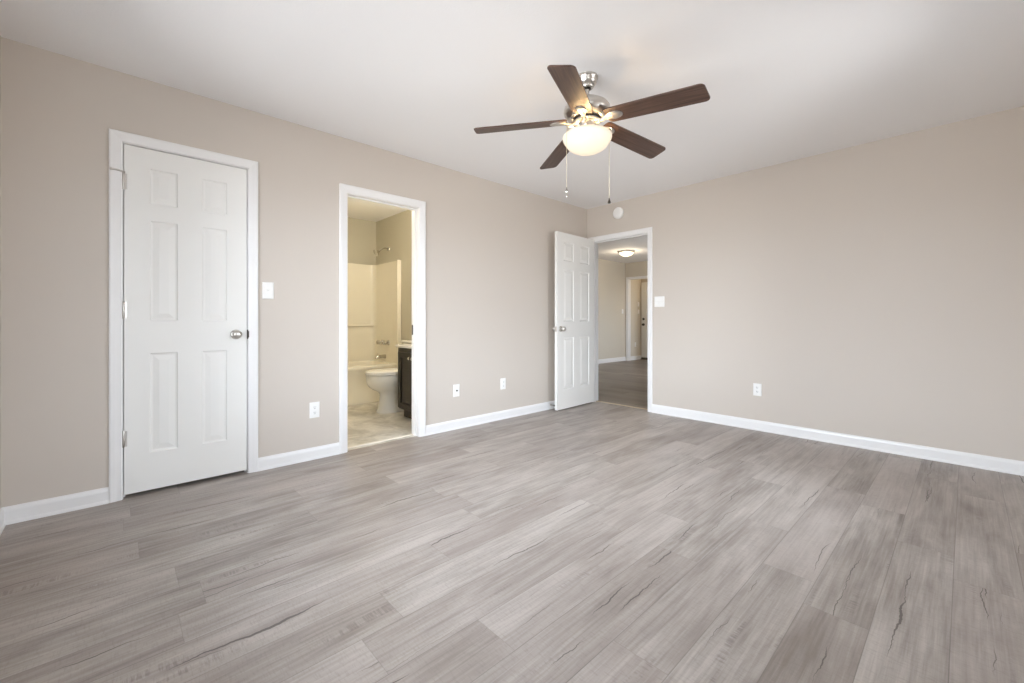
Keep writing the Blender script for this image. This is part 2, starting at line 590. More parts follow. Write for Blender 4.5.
# hallway shell
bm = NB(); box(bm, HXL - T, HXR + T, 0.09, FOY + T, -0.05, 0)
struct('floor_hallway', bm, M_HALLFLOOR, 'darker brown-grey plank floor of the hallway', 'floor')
bm = NB(); box(bm, HXL - T, HXR + T, T, FOY + T, HH, HH + 0.05)
struct('ceiling_hallway', bm, M_CEIL, 'hallway ceiling with the round flush light', 'ceiling')
bm = NB(); box(bm, HXL - T, HXL, T, FOY, 0, HH)
box(bm, HXL, FOX, HYF + T, FOY, 0, HH)
struct('wall_hallway_left', bm, M_HALLWALL, 'pale hallway wall on the left running to the far opening', 'wall')
FO0, FO1, FOZ = -2.605, -1.75, 2.075
struct('wall_hallway_far', wall_with_holes(0, HYF, HYF + T, HXL, HXR, HH, [(FO0 - JT, FO1 + JT, 0, FOZ + JT)], 'x'), M_HALLWALL,
       'short tan hallway wall above and around the far cased opening', 'wall')
bm = NB(); box(bm, HXL, HXR, FOY, FOY + T, 0, HH)
struct('wall_foyer', bm, M_HALLWALL, 'foyer end wall around the white front door', 'wall')
struct('wall_hallway_right', wall_with_holes(0, HXR, HXR + T, T, FOY, HH, [(2.3, 4.2, 0.8, 2.1)], 'y'), M_HALLWALL,
       'hallway wall with an added window, out of view at right', 'wall')
bm = NB(); box(bm, HXL, HXR, T, T + 0.004, EZ + 0.1, HH); box(bm, HXL, E0 - 0.1, T, T + 0.004, 0, EZ + 0.1); box(bm, E1 + 0.1, HXR, T, T + 0.004, 0, EZ + 0.1)
struct('wall_hallway_near', bm, M_HALLWALL, 'hallway side of the bedroom doorway wall', 'wall')
w = NB()  # unseen hallway window, added to bring daylight into the hall
for a in ((2.3, 4.2, 0.8, 0.845), (2.3, 4.2, 2.055, 2.1), (2.3, 2.345, 0.8, 2.1), (4.155, 4.2, 0.8, 2.1), (2.345, 4.155, 1.43, 1.47)):
    box(w, HXR + 0.03, HXR + 0.08, a[0], a[1], a[2], a[3], 0.004, 1)
win2 = struct('added_window_2', w, M_TRIM, 'white hallway window, added out of view beyond the doorway', 'window')
g = NB(); box(g, HXR + 0.053, HXR + 0.057, 2.33, 4.17, 0.83, 2.07)
obj('pane', g, M_PANE, win2)

# ------------------------------------------------------------------ casings, jambs, baseboards
CAS = [(0.004, 0.0), (0.004, 0.008), (0.008, 0.0105), (0.024, 0.0125), (0.036, 0.0150), (0.050, 0.0165), (0.056, 0.0155), (0.060, 0.0125), (0.060, 0.0)]


def casing(bm, a0, a1, zt, place, scale=1.0, prof=CAS, left=True, right=True, lw=None):
    """mitred three-sided casing; place(a, z, t) gives the point t out from the wall"""
    rings = []
    paths = []
    for d, t in prof:
        d *= scale
        dl = d if lw is None else d * lw
        paths.append([(a0 - dl, 0.0, t), (a0 - dl, zt + d, t), (a1 + d, zt + d, t), (a1 + d, 0.0, t)])
    V = [[bm.verts.new(place(*p)) for p in path] for path in paths]
    n = len(V)
    for i in range(n - 1):
        for k in range(3):
            bm.faces.new((V[i][k], V[i][k + 1], V[i + 1][k + 1], V[i + 1][k]))
    for k in range(3):
        bm.faces.new((V[n - 1][k], V[n - 1][k + 1], V[0][k + 1], V[0][k]))
    bm.faces.new([V[i][0] for i in range(n)])
    bm.faces.new([V[i][3] for i in range(n)][::-1])
    return bm


def jamb(bm, a0, a1, zt, axis, t0, t1, stop=None):
    def bx(p0, p1, z0, z1, s0=t0, s1=t1):
        if axis == 'y': box(bm, s0, s1, p0, p1, z0, z1)
        else: box(bm, p0, p1, s0, s1, z0, z1)
    bx(a0 - JT, a0, 0, zt + JT); bx(a1, a1 + JT, 0, zt + JT); bx(a0, a1, zt, zt + JT)
    if stop:
        bx(a0, a0 + 0.010, 0, zt, *stop); bx(a1 - 0.010, a1, 0, zt, *stop); bx(a0 + 0.010, a1 - 0.010, zt - 0.010, zt, *stop)
    return bm


onL = lambda a, z, t: (t, a, z)
onB = lambda a, z, t: (a, -t, z)
bm = NB(); jamb(bm, C0, C1, CZ, 'y', -T, 0.0, (-0.055, -0.042)); casing(bm, C0, C1, CZ, onL)
trim1 = struct('trim_1', bm, M_TRIM, 'white casing and jamb around the closed closet door', 'door frame')
bm = NB(); jamb(bm, B0, B1, BZ, 'y', -T - 0.004, 0.0, (-0.078, -0.050)); casing(bm, B0, B1, BZ, onL, 1.08)
casing(bm, B0, B1, BZ, lambda a, z, t: (-T - 0.004 - t, a, z))
trim2 = struct('trim_2', bm, M_TRIM, 'white casing and jamb of the open bathroom doorway', 'door frame')
bm = NB(); jamb(bm, E0, E1, EZ, 'x', 0.0, T + 0.004, (0.042, 0.056)); casing(bm, E0, E1, EZ, onB, 1.0)
casing(bm, E0, E1, EZ, lambda a, z, t: (a, T + 0.004 + t, z))
trim3 = struct('trim_3', bm, M_TRIM, 'white casing and jamb of the hallway doorway in the far corner', 'door frame')
bm = NB(); jamb(bm, FO0, FO1, FOZ, 'x', HYF, HYF + T); casing(bm, FO0, FO1, FOZ, lambda a, z, t: (a, HYF - t, z))
trim4 = struct('trim_4', bm, M_TRIM, 'white casing of the far cased opening at the end of the hallway', 'door frame')
# strike plates on the jambs
g = NB(); box(g, -0.034, 0.002, C1 - 0.0015, C1 + 0.004, 0.900, 0.962, 0.001, 1); box(g, 0.0, 0.010, C1 - 0.003, C1 + 0.010, 0.908, 0.954, 0.004, 3)
obj('strike_plate', g, M_DARKMETAL, trim1)
g = NB(); box(g, -0.116, -0.086, B1 - 0.0015, B1 + 0.001, 0.895, 0.985)
obj('strike_plate', g, M_DARKMETAL, trim2)

BASE = [(0.0, 0.0), (0.018, 0.0), (0.0175, 0.008), (0.0135, 0.016), (0.012, 0.018), (0.012, 0.066), (0.009, 0.078), (0.005, 0.086), (0.0, 0.088)]


def baseboard(name, runs, place, label, prof=BASE):
    bm = NB()
    for a0, a1 in runs:
        A = [bm.verts.new(place(a0, z, t)) for t, z in prof]
        B = [bm.verts.new(place(a1, z, t)) for t, z in prof]
        for k in range(len(A)):
            k2 = (k + 1) % len(A)
            bm.faces.new((A[k], A[k2], B[k2], B[k]))
        bm.faces.new(A); bm.faces.new(B[::-1])
    return struct(name, bm, M_TRIM, label, 'baseboard')


baseboard('baseboard_left', [(FY, C0 - 0.06)], onL, 'short white baseboard left of the closet door')
baseboard('baseboard_left.001', [(C1 + 0.06, B0 - 0.065)], onL, 'white baseboard between the closet door and bathroom doorway')
baseboard('baseboard_left.002', [(B1 + 0.065, -0.0)], onL, 'white baseboard from the bathroom doorway to the far corner')
baseboard('baseboard_back', [(E1 + 0.06, RX)], onB, 'long white baseboard under the right-hand wall', [(t, z * 1.06) for t, z in BASE])
baseboard('baseboard_front', [(0, RX)], lambda a, z, t: (a, FY + t, z), 'white baseboard at the left edge turning behind the camera')
baseboard('baseboard_right', [(FY, 0)], lambda a, z, t: (RX - t, a, z), 'white baseboard beside the camera, out of view')
baseboard('baseboard_hallway_left', [(T, HYF)], lambda a, z, t: (HXL + t, a, z * 1.15), 'white baseboard along the pale left wall of the hallway')
baseboard('baseboard_foyer', [(HYF + T, FOY)], lambda a, z, t: (FOX + t, a, z * 1.15), 'short white baseboard seen through the far cased opening')
# thresholds
bm = NB(); box(bm, -0.112, -0.082, B0, B1, -0.002, 0.006, 0.002, 1)
struct('trim_5', bm, M_STRIP, 'thin pale threshold strip on the floor of the bathroom doorway', 'threshold')
bm = NB(); box(bm, E0, E1, 0.072, 0.104, -0.002, 0.006, 0.002, 1)
struct('trim_6', bm, M_TSTRIP, 'thin tan threshold strip under the hallway doorway', 'threshold')
# dark closet void behind the gap under the door
bm = NB(); box(bm, -0.9, -0.03, C0 - 0.3, C1 + 0.3, -0.05, 0.0)
struct('floor_closet', bm, M_FLOOR, 'closet floor behind the closed door, in the gap below it', 'floor')
bm = NB()
for a in ((-0.95, -0.9, C0 - 0.3, C1 + 0.3, 0, H), (-0.9, -T, C0 - 0.35, C0 - 0.3, 0, H), (-0.9, -T, C1 + 0.3, C1 + 0.35, 0, H), (-0.95, -T, C0 - 0.35, C1 + 0.35, H, H + 0.05)):
    box(bm, *a)
struct('wall_closet', bm, M_WALL, 'closet interior walls hidden behind the closed door', 'wall')


# ------------------------------------------------------------------ six-panel doors
def six_panel(W_, H_, th, stile, mull, rows):
    """slab in local u = x (0..W_), z (0..H_), y from 0 (front) to th; both faces moulded"""
    pw = (W_ - 2 * stile - mull) / 2
    xs = [0, stile, stile + pw, stile + pw + mull, W_ - stile, W_]
    zs = [0] + [v for r in rows for v in r] + [H_]
    bm = NB()
    prof = [(0.0, 0.0), (0.005, 0.006), (0.013, 0.0075), (0.018, 0.0065), (0.042, 0.0015), (0.046, 0.0012)]
    for side in (0, 1):
        Y = (lambda d: d) if side == 0 else (lambda d: th - d)
        for i in range(5):
            for j in range(len(zs) - 1):
                x0, x1, z0, z1 = xs[i], xs[i + 1], zs[j], zs[j + 1]
                if i in (1, 3) and j % 2 == 1:
                    prev = None
                    for ins, d in prof:
                        r = [bm.verts.new((x, Y(d), z)) for x, z in ((x0 + ins, z0 + ins), (x1 - ins, z0 + ins), (x1 - ins, z1 - ins), (x0 + ins, z1 - ins))]
                        if prev:
                            for k in range(4):
                                bm.faces.new((prev[k], prev[(k + 1) % 4], r[(k + 1) % 4], r[k]))
                        prev = r
                    bm.faces.new(prev)
                else:
                    bm.faces.new([bm.verts.new((x, Y(0), z)) for x, z in ((x0, z0), (x1, z0), (x1, z1), (x0, z1))])
    for (xa, za, xb, zb) in ((0, 0, W_, 0), (W_, 0, W_, H_), (W_, H_, 0, H_), (0, H_, 0, 0)):
        bm.faces.new([bm.verts.new(p) for p in ((xa, 0, za), (xb, 0, zb), (xb, th, zb), (xa, th, za))])
    bmesh.ops.remove_doubles(bm, verts=bm.verts, dist=1e-5)
    return bm


def knob_bm(M):
    return lathe(NB(), [(0, 0.0), (0.013, 0.0), (0.011, 0.012), (0.0125, 0.022), (0.021, 0.030), (0.0265, 0.040), (0.0265, 0.048), (0.022, 0.057), (0.012, 0.062), (0, 0.063)], 28, M)


def rosette_bm(M):
    return lathe(NB(), [(0, 0), (0.032, 0), (0.032, 0.003), (0.028, 0.008), (0.015, 0.011), (0, 0.011)], 28, M)


def hinge_bm(M, h=0.089):
    b = NB()
    lathe(b, [(0, -h / 2 - 0.005), (0.004, -h / 2 - 0.004), (0.0065, -h / 2), (0.0065, h / 2), (0.004, h / 2 + 0.004), (0, h / 2 + 0.005)], 12, M)
    box(b, -0.016, 0.016, -0.001, 0.0025, -h / 2, h / 2, M=M)
    return b


ROWS = [(0.220, 0.808), (1.000, 1.592), (1.690, 1.898)]
# closet door: local x -> world +y, local y (depth) -> world -x
Wc = C1 - C0 - 0.008
d1 = obj('door_1', six_panel(Wc, 2.013, 0.035, 0.112, 0.122, ROWS), M_DOOR, loc=(-0.004, C0 + 0.004, 0.022), rot=(0, 0, PI / 2))
tag(d1, 'closed white six-panel closet door with nickel knob on its right', 'door', None, 'structure')
k = obj('doorknob', knob_bm(Matrix.Translation((Wc - 0.062, -0.006, 0.910)) @ Matrix.Rotation(PI / 2, 4, 'X')), M_NICKEL, d1, True)
obj('rosette', rosette_bm(Matrix.Translation((Wc - 0.062, 0.0, 0.910)) @ Matrix.Rotation(PI / 2, 4, 'X')), M_NICKEL, k, True)
h0 = None
for z in (0.322, 1.061, 1.800):
    h = obj('hinge', hinge_bm(Matrix.Translation((-0.003, -0.004, z))), M_NICKEL, d1, True)
    h0 = h
g = NB()
tube(g, [(-0.003, -0.006, 1.842), (-0.003, -0.008, 1.852), (-0.03, -0.026, 1.853), (-0.052, -0.030, 1.853)], 0.0055, 10)
lathe(g, [(0, 0), (0.008, 0), (0.008, 0.006), (0, 0.008)], 14, Matrix.Translation((-0.052, -0.030, 1.853)) @ Matrix.Rotation(-PI / 2, 4, 'Y'))
box(g, -0.012, 0.006, -0.018, -0.004, 1.847, 1.853, 0.001, 1)
s = obj('hinge_stop', g, M_NICKEL, d1, True)

# bedroom door, open against the left wall
We = E1 - E0 - 0.018
ROWE = [(0.225, 0.812), (0.998, 1.590), (1.690, 1.905)]
OPEN = math.radians(-87.0)
d2 = obj('door_2', six_panel(We + 0.012, 2.010, 0.035, 0.115, 0.118, ROWE), M_DOOR, loc=(E0 + 0.006, -0.024, 0.017), rot=(0, 0, OPEN))
tag(d2, 'open white six-panel bedroom door standing in the far corner', 'door', None, 'structure')
We += 0.012
for sgn, y in ((1, 0.035), (-1, 0.0)):
    R = Matrix.Rotation(-sgn * PI / 2, 4, 'X')
    k = obj('doorknob', knob_bm(Matrix.Translation((We - 0.060, y + sgn * 0.006, 0.912)) @ R), M_NICKEL, d2, True)
    obj('rosette', rosette_bm(Matrix.Translation((We - 0.060, y, 0.912)) @ R), M_NICKEL, k, True)
g = NB(); box(g, We - 0.0005, We + 0.0015, 0.006, 0.029, 0.883, 0.941)
obj('latch_plate', g, M_NICKEL, d2)
for z in (0.24, 1.0, 1.80):
    obj('hinge', hinge_bm(Matrix.Translation((-0.003, -0.004, z))), M_NICKEL, d2, True)

# front door in the foyer
d3 = obj('door_3', six_panel(0.86, 2.02, 0.04, 0.118, 0.12, ROWS), M_DOOR, loc=(-2.595, FOY - 0.05, 0.018))
tag(d3, 'white front door with dark deadbolt far beyond the hallway', 'door', None, 'structure')
for nm, z, kb in (('deadbolt', 1.050, False), ('doorknob', 0.905, True)):
    R = Matrix.Translation((0.062, 0.0, z)) @ Matrix.Rotation(PI / 2, 4, 'X')
    if kb:
        k = obj(nm, knob_bm(R), M_DARKMETAL, d3, True)
        obj('rosette', rosette_bm(R), M_DARKMETAL, k, True)
    else:
        obj(nm, lathe(NB(), [(0, 0), (0.031, 0), (0.031, 0.008), (0.024, 0.016), (0.010, 0.018), (0.008, 0.03), (0, 0.031)], 24, R), M_DARKMETAL, d3, True)
g = NB(); box(g, 0.0, 0.86, -0.010, 0.0, 0.0, 0.035, 0.002, 1)
obj('door_sweep', g, M_DARKMETAL, d3)
bm = NB(); box(bm, -2.628, -1.70, FOY - 0.07, FOY, -0.001, 0.016, 0.003, 1)
struct('trim_7', bm, M_DARKMETAL, 'dark sill under the far front door', 'threshold')


# ------------------------------------------------------------------ switches, sockets (local: x across, z up, -y out of the wall)
def plate(root, w_, h_):
    b = NB()
    n = [(-w_ / 2, -h_ / 2), (w_ / 2, -h_ / 2), (w_ / 2, h_ / 2), (-w_ / 2, h_ / 2)]
    rings = []
    for ins, y in ((0, 0), (0, -0.0025), (0.002, -0.0045), (0.006, -0.006)):
        rings.append([(x - math.copysign(ins, x), y, z - math.copysign(ins, z)) for x, z in n])
    loft(b, rings)
    return obj('cover_plate', b, M_PLASTIC, root)


def screws(root, pts):
    for x, z in pts:
        obj('screw', lathe(NB(), [(0, 0.0), (0.0035, 0.0), (0.003, 0.0012), (0, 0.0015)], 12, axis_my((x, -0.006, z))), M_PLASTIC, root)


def toggle_switch(loc, rz, label, gangs=1, group=None):
    r = empty('light_switch', loc, rz)
    tag(r, label, 'light switch', group)
    w_ = 0.070 + 0.046 * (gangs - 1)
    plate(r, w_, 0.115)
    for i in range(gangs):
        x = (i - (gangs - 1) / 2) * 0.046
        t = NB()
        box(t, x - 0.0052, x + 0.0052, -0.0068, -0.004, -0.0125, 0.0125)
        tf = obj('toggle_frame', t, M_PLASTIC, r)
        t = NB()
        box(t, x - 0.004, x + 0.004, -0.019, -0.006, -0.004, 0.005, 0.001, 1, Matrix.Translation((0, 0, 0)) @ Matrix.Rotation(math.radians(-18), 4, 'X'))
        obj('toggle', t, M_PLASTIC, r)
        screws(r, [(x, 0.030), (x, -0.030)])
    return r


def outlet(loc, rz, label, group=None):
    r = empty('power_outlet', loc, rz)
    tag(r, label, 'power outlet', group)
    plate(r, 0.070, 0.115)
    for z in (0.0195, -0.0195):
        poly = []
        for k in range(32):
            a = 2 * PI * k / 32
            poly.append((0.0172 * math.cos(a), max(-0.0128, min(0.0128, 0.0172 * math.sin(a)))))
        b = NB()
        loft(b, [[(x, -0.005, z + y) for x, y in poly], [(x, -0.0085, z + y) for x, y in poly], [(x * 0.95, -0.009, z + y * 0.95) for x, y in poly]])
        f = obj('socket', b, M_PLASTIC, r)
        b = NB()
        box(b, -0.0075, -0.0050, -0.0094, -0.0085, z - 0.001, z + 0.008)
        box(b, 0.0050, 0.0072, -0.0094, -0.0085, z - 0.0005, z + 0.0075)
        lathe(b, [(0, 0), (0.0026, 0), (0.0026, 0.0009), (0, 0.0009)], 12, axis_my((0, -0.0085, z - 0.007)))
        obj('slots', b, M_SLOT, f)
    screws(r, [(0, 0)])
    return r


def coax(loc, rz, label):
    r = empty('cable_outlet', loc, rz)
    tag(r, label, 'cable outlet')
    plate(r, 0.070, 0.115)
    obj('jack', lathe(NB(), [(0, 0), (0.0075, 0), (0.0075, 0.004), (0.005, 0.005), (0.005, 0.013), (0.002, 0.013), (0.002, 0.008), (0, 0.008)], 16, axis_my((0, -0.006, 0))), M_DARKMETAL, r)
    screws(r, [(0, 0.042), (0, -0.042)])
    return r


ZL = PI / 2    # local -y -> world +x : faces out of the left wall
toggle_switch((0, -3.612, 1.230), ZL, 'white single light switch just right of the closed closet door')
outlet((0, -3.306, 0.362), ZL, 'white outlet low on the wall between closet door and bathroom doorway', 'duplex wall outlets')
coax((0, -2.026, 0.362), ZL, 'white cable plate with a dark centre jack, just right of the bathroom doorway')
outlet((0, -1.433, 0.366), ZL, 'white outlet low on the left wall, nearest the open bedroom door', 'duplex wall outlets')
toggle_switch((0.985, 0, 1.233), 0, 'white double light switch right of the hallway doorway', 2)
outlet((1.962, 0, 0.378), 0, 'white outlet low on the long right-hand wall', 'duplex wall outlets')
toggle_switch((HXL, 5.07, 1.262), ZL, 'small white light switch on the hallway wall before the far opening')
toggle_switch((FOX, 5.74, 1.262), ZL, 'lower of two white switches in the foyer beside the front door', 1)
toggle_switch((FOX, 5.74, 1.460), ZL, 'upper of two white switches in the foyer beside the front door', 1)
outlet((FOX, 5.58, 0.40), ZL, 'tiny white outlet low on the foyer wall beyond the far opening', 'duplex wall outlets')

# smoke alarm on the back wall
r = empty('smoke_alarm', (0.470, 0, 2.302)); tag(r, 'round white smoke alarm high on the wall above the hallway doorway', 'smoke alarm')
obj('base_ring', lathe(NB(), [(0, 0), (0.066, 0), (0.066, 0.010), (0.060, 0.012), (0, 0.012)], 40, axis_my()), M_PLASTIC, r, True)
obj('cover', lathe(NB(), [(0.060, 0.010), (0.068, 0.013), (0.068, 0.026), (0.062, 0.034), (0.045, 0.038), (0.044, 0.036), (0.040, 0.036), (0.039, 0.039), (0, 0.041)], 40, axis_my()), M_PLASTIC, r, True)

# spring door stop on the left baseboard
r = empty('door_stop', (0.012, -0.71, 0.05)); tag(r, 'small dark spring door stop on the baseboard behind the open door', 'door stop')
g = NB(); pts = [(0.004 + 0.055 * k / 60, 0.006 * math.cos(k * 0.9), 0.006 * math.sin(k * 0.9)) for k in range(61)]
tube(g, pts, 0.0016, 6)
obj('spring', g, M_NICKEL, r, True)
obj('flange', lathe(NB(), [(0, 0), (0.011, 0), (0.010, 0.004), (0.006, 0.006), (0, 0.006)], 16, axis_x()), M_NICKEL, r, True)
obj('tip', lathe(NB(), [(0, 0.056), (0.008, 0.056), (0.0085, 0.066), (0.006, 0.072), (0, 0.073)], 16, axis_x()), M_RUBBER, r, True)


# ------------------------------------------------------------------ ceiling fan
FAN = (1.785, -2.375, H)
fan = empty('ceiling_fan', FAN)
tag(fan, 'five-blade ceiling fan with walnut blades, nickel motor and lit frosted bowl', 'ceiling fan')
obj('canopy', lathe(NB(), [(0, 0), (0.062, 0), (0.063, -0.004), (0.063, -0.012), (0.059, -0.016), (0.056, -0.032), (0.048, -0.046), (0.038, -0.052), (0.037, -0.062), (0.033, -0.066), (0.022, -0.066), (0, -0.060)], 40), M_NICKEL, fan, True)
obj('hanger_ball', lathe(NB(), [(0, -0.060), (0.022, -0.062), (0.022, -0.070), (0.014, -0.074), (0, -0.074)], 28), M_DARKMETAL, fan, True)
obj('downrod', lathe(NB(), [(0, -0.06), (0.0125, -0.06), (0.0125, -0.128), (0.020, -0.130), (0.020, -0.146), (0, -0.146)], 24), M_NICKEL, fan, True)
obj('motor_housing', lathe(NB(), [(0, -0.136), (0.030, -0.136), (0.062, -0.140), (0.095, -0.150), (0.119, -0.165), (0.133, -0.184), (0.136, -0.200), (0.132, -0.216), (0.118, -0.232), (0.100, -0.243), (0.094, -0.246), (0.070, -0.244), (0, -0.244)], 56), M_NICKEL, fan, True)
obj('flywheel', lathe(NB(), [(0, -0.244), (0.078, -0.244), (0.080, -0.247), (0.080, -0.254), (0, -0.254)], 40), M_DARKMETAL, fan, True)
obj('blade_ring', lathe(NB(), [(0, -0.254), (0.070, -0.254), (0.078, -0.258), (0.078, -0.266), (0.070, -0.272), (0, -0.272)], 48), M_NICKEL, fan, True)
obj('switch_housing', lathe(NB(), [(0, -0.270), (0.052, -0.272), (0.054, -0.276), (0.054, -0.306), (0.050, -0.312), (0.050, -0.320), (0, -0.322)], 40), M_NICKEL, fan, True)
lf = obj('light_fitter', lathe(NB(), [(0, -0.312), (0.050, -0.314), (0.060, -0.320), (0.064, -0.330), (0.058, -0.338), (0, -0.338)], 48), M_NICKEL, fan, True)
# fitter arms with thumb nuts that hold the bowl rim
for a in (20, 140, 260):
    ca, sa = math.cos(math.radians(a)), math.sin(math.radians(a))
    g = NB(); tube(g, [(0.055 * ca, 0.055 * sa, -0.322), (0.115 * ca, 0.115 * sa, -0.318), (0.138 * ca, 0.138 * sa, -0.322), (0.147 * ca, 0.147 * sa, -0.332), (0.147 * ca, 0.147 * sa, -0.350)], 0.0035, 8)
    am = obj('bowl_clip', g, M_NICKEL, fan, True)
bowl_out = [(0.128, -0.338), (0.136, -0.340), (0.1415, -0.346), (0.1425, -0.354), (0.139, -0.366), (0.132, -0.379), (0.126, -0.386), (0.1225, -0.391), (0.114, -0.404), (0.094, -0.419), (0.070, -0.430), (0.040, -0.437), (0.0, -0.4395)]
bowl_in = [(max(0.0, r_ - 0.004), z_ + 0.004) for r_, z_ in bowl_out[1:]][::-1]
obj('glass_bowl', lathe(NB(), bowl_out + bowl_in + [(0.126, -0.338), (0.128, -0.338)], 64), M_BOWL, fan, True, angle=60)
for a in (60, 240):
    ca, sa = math.cos(math.radians(a)), math.sin(math.radians(a))
    bl = obj('light_bulb', lathe(NB(), [(0, -0.338), (0.012, -0.338), (0.012, -0.350), (0.019, -0.362), (0.022, -0.374), (0.018, -0.386), (0, -0.392)], 20, Matrix.Translation((0.045 * ca, 0.045 * sa, 0))), M_BOWL, fan, True)
lamp1 = point_light('fan_lamp', (0.0, 0.0, -0.400), 0.7, (1.0, 0.80, 0.55), 0.018, fan)
for a in (0, 120, 240):
    point_light('fan_lamp', (0.095 * math.cos(math.radians(a + 60)), 0.095 * math.sin(math.radians(a + 60)), -0.328), 0.75, (1.0, 0.66, 0.30), 0.018, fan)

# blade outline along local +x
def blade_bm():
    r0, r1, w0, w1 = 0.122, 0.660, 0.061, 0.067
    pts = []
    def corner(cx, cy, rad, a0, a1, n=7):
        for k in range(n):
            a = math.radians(a0 + (a1 - a0) * k / (n - 1))
            pts.append((cx + rad * math.cos(a), cy + rad * math.sin(a)))
    corner(r0 + 0.022, -w0 + 0.022, 0.022, 180, 270)
    for k in range(1, 6):
        t = k / 6
        pts.append((r0 + 0.03 + (r1 - r0 - 0.06) * t, -(w0 + (w1 - w0) * t ** 0.8)))
    corner(r1 - 0.030, -w1 + 0.026, 0.026, 270, 350)
    corner(r1 - 0.026, w1 - 0.026, 0.026, 10, 90)
    for k in range(5, 0, -1):
        t = k / 6
        pts.append((r0 + 0.03 + (r1 - r0 - 0.06) * t, (w0 + (w1 - w0) * t ** 0.8)))
    corner(r0 + 0.022, w0 - 0.022, 0.022, 90, 180)
    b = NB()
    loft(b, [[(x, y * 0.985, -0.0005) for x, y in pts], [(x, y, 0.0008) for x, y in pts], [(x, y, 0.0052) for x, y in pts], [(x, y * 0.985, 0.0065) for x, y in pts]])
    return b


def bracket_bm():
    b = NB()
    ring = []
    PC = 0.166
    for k in range(28):
        a = 2 * PI * k / 28
        ring.append((PC + 0.052 * math.cos(a), 0.031 * math.sin(a) * (1.0 + 0.12 * math.cos(a))))
    loft(b, [[(PC + (x - PC) * s, y * s, z) for x, y in ring] for s, z in ((1.0, -0.0005), (1.0, -0.004), (0.90, -0.0075), (0.6, -0.009))])
    # flat curved arm from the ring under the motor out to the plate
    path = [(0.056, 0.0, -0.010), (0.072, 0.0, -0.012), (0.086, 0.0, -0.015), (0.098, 0.0, -0.015), (0.112, 0.0, -0.011), (0.128, 0.0, -0.007), (0.165, 0.0, -0.007)]
    rings = []
    for i, p in enumerate(path):
        hw = [0.014, 0.013, 0.011, 0.011, 0.013, 0.018, 0.012][i]
        t = Vector(path[min(i + 1, 6)]) - Vector(path[max(i - 1, 0)]); t.normalize()
        nn = Vector((-t.z, 0, t.x)) * 0.0045
        p = Vector(p)
        rings.append([p + nn + Vector((0, -hw, 0)), p + nn + Vector((0, hw, 0)), p - nn + Vector((0, hw * 0.7, 0)), p - nn + Vector((0, -hw * 0.7, 0))])
    loft(b, rings)
    return b


A0 = math.radians(8.7)
b0 = obj('blade', blade_bm(), M_BLADE, fan)
i0 = obj('blade_bracket', bracket_bm(), M_NICKEL, fan, True)
for sx, sy in ((0.150, 0.0), (0.188, 0.013), (0.188, -0.013)):
    obj('screw', lathe(NB(), [(0, -0.0095), (0.0045, -0.009), (0.0045, -0.007), (0, -0.007)], 12, Matrix.Translation((sx, sy, 0))), M_NICKEL, i0, True)
PITCH = math.radians(-12)
DROOP = math.radians(4.5)
for k in range(5):
    bl = b0 if k == 0 else copy_tree(b0, fan)
    ir = i0 if k == 0 else copy_tree(i0, fan)
    for o in (bl, ir):
        o.location = (0, 0, -0.254)
        o.rotation_mode = 'XYZ'
        o.rotation_euler = (PITCH, DROOP, A0 + k * 2 * PI / 5)


def chain(x, y, z0, z1, fob_mat, kind):
    prof = [(0, z0)]
    z = z0
    while z > z1:
        prof += [(0.0007, z), (0.0015, z - 0.002), (0.0015, z - 0.0035), (0.0007, z - 0.0055)]
        z -= 0.006
    prof.append((0, z))
    c = obj('pull_chain', lathe(NB(), prof, 8, Matrix.Translation((x, y, 0))), M_CHAIN, fan, True)
    T0 = Matrix.Translation((x, y, z))
    if kind == 'bell':
        obj('fob', lathe(NB(), [(0, 0.002), (0.003, 0.0), (0.004, -0.008), (0.0085, -0.022), (0.009, -0.030), (0, -0.032)], 16, T0), fob_mat, c, True)
    else:
        obj('fob', lathe(NB(), [(0, 0.004), (0.004, 0.0), (0.0035, -0.008), (0.007, -0.014), (0.0085, -0.021), (0.007, -0.028), (0.0035, -0.033), (0.0045, -0.040), (0.003, -0.052), (0, -0.054)], 16, T0), fob_mat, c, True)


Fd, Rd = Vector((-0.7305, 0.6829, 0)), Vector((0.6829, 0.7305, 0))
p = Rd * -0.131 + Fd * -0.0905
chain(p.x, p.y, -0.318, -0.672, M_CHROME, 'bead')
p = Rd * 0.145 + Fd * 0.072
chain(p.x, p.y, -0.318, -0.680, M_DARKMETAL, 'bell')

# ------------------------------------------------------------------ hallway ceiling light
hl = empty('ceiling_light', (-1.63, 3.54, HH))
tag(hl, 'round flush dome light, lit warm yellow, on the hallway ceiling', 'ceiling light')
obj('pan', lathe(NB(), [(0, 0), (0.165, 0), (0.178, -0.010), (0.178, -0.022), (0.166, -0.034), (0.150, -0.036), (0.148, -0.028), (0, -0.028)], 48), M_NICKEL, hl, True)
obj('glass_dome', lathe(NB(), [(0.148, -0.030), (0.144, -0.046), (0.126, -0.068), (0.096, -0.088), (0.056, -0.101), (0.0, -0.105)], 48), M_DOME, hl, True)
obj('finial', lathe(NB(), [(0, -0.103), (0.010, -0.104), (0.010, -0.108), (0.005, -0.114), (0, -0.116)], 16), M_NICKEL, hl, True)
point_light('hall_lamp', (0, 0, -0.19), 10.0, (1.0, 0.84, 0.62), 0.10, hl)

fl = copy_tree(hl)  # second dome light added unseen to brighten the dark foyer
fl.location = (-1.35, 5.60, HH)
fl['label'] = 'added foyer ceiling light, unseen behind the wall of the far cased opening'

bc = copy_tree(hl)  # another dome added out of view to light the toilet front
bc.location = (-0.80, -2.72, H)
bc['label'] = 'added bathroom ceiling light, unseen above the doorway'

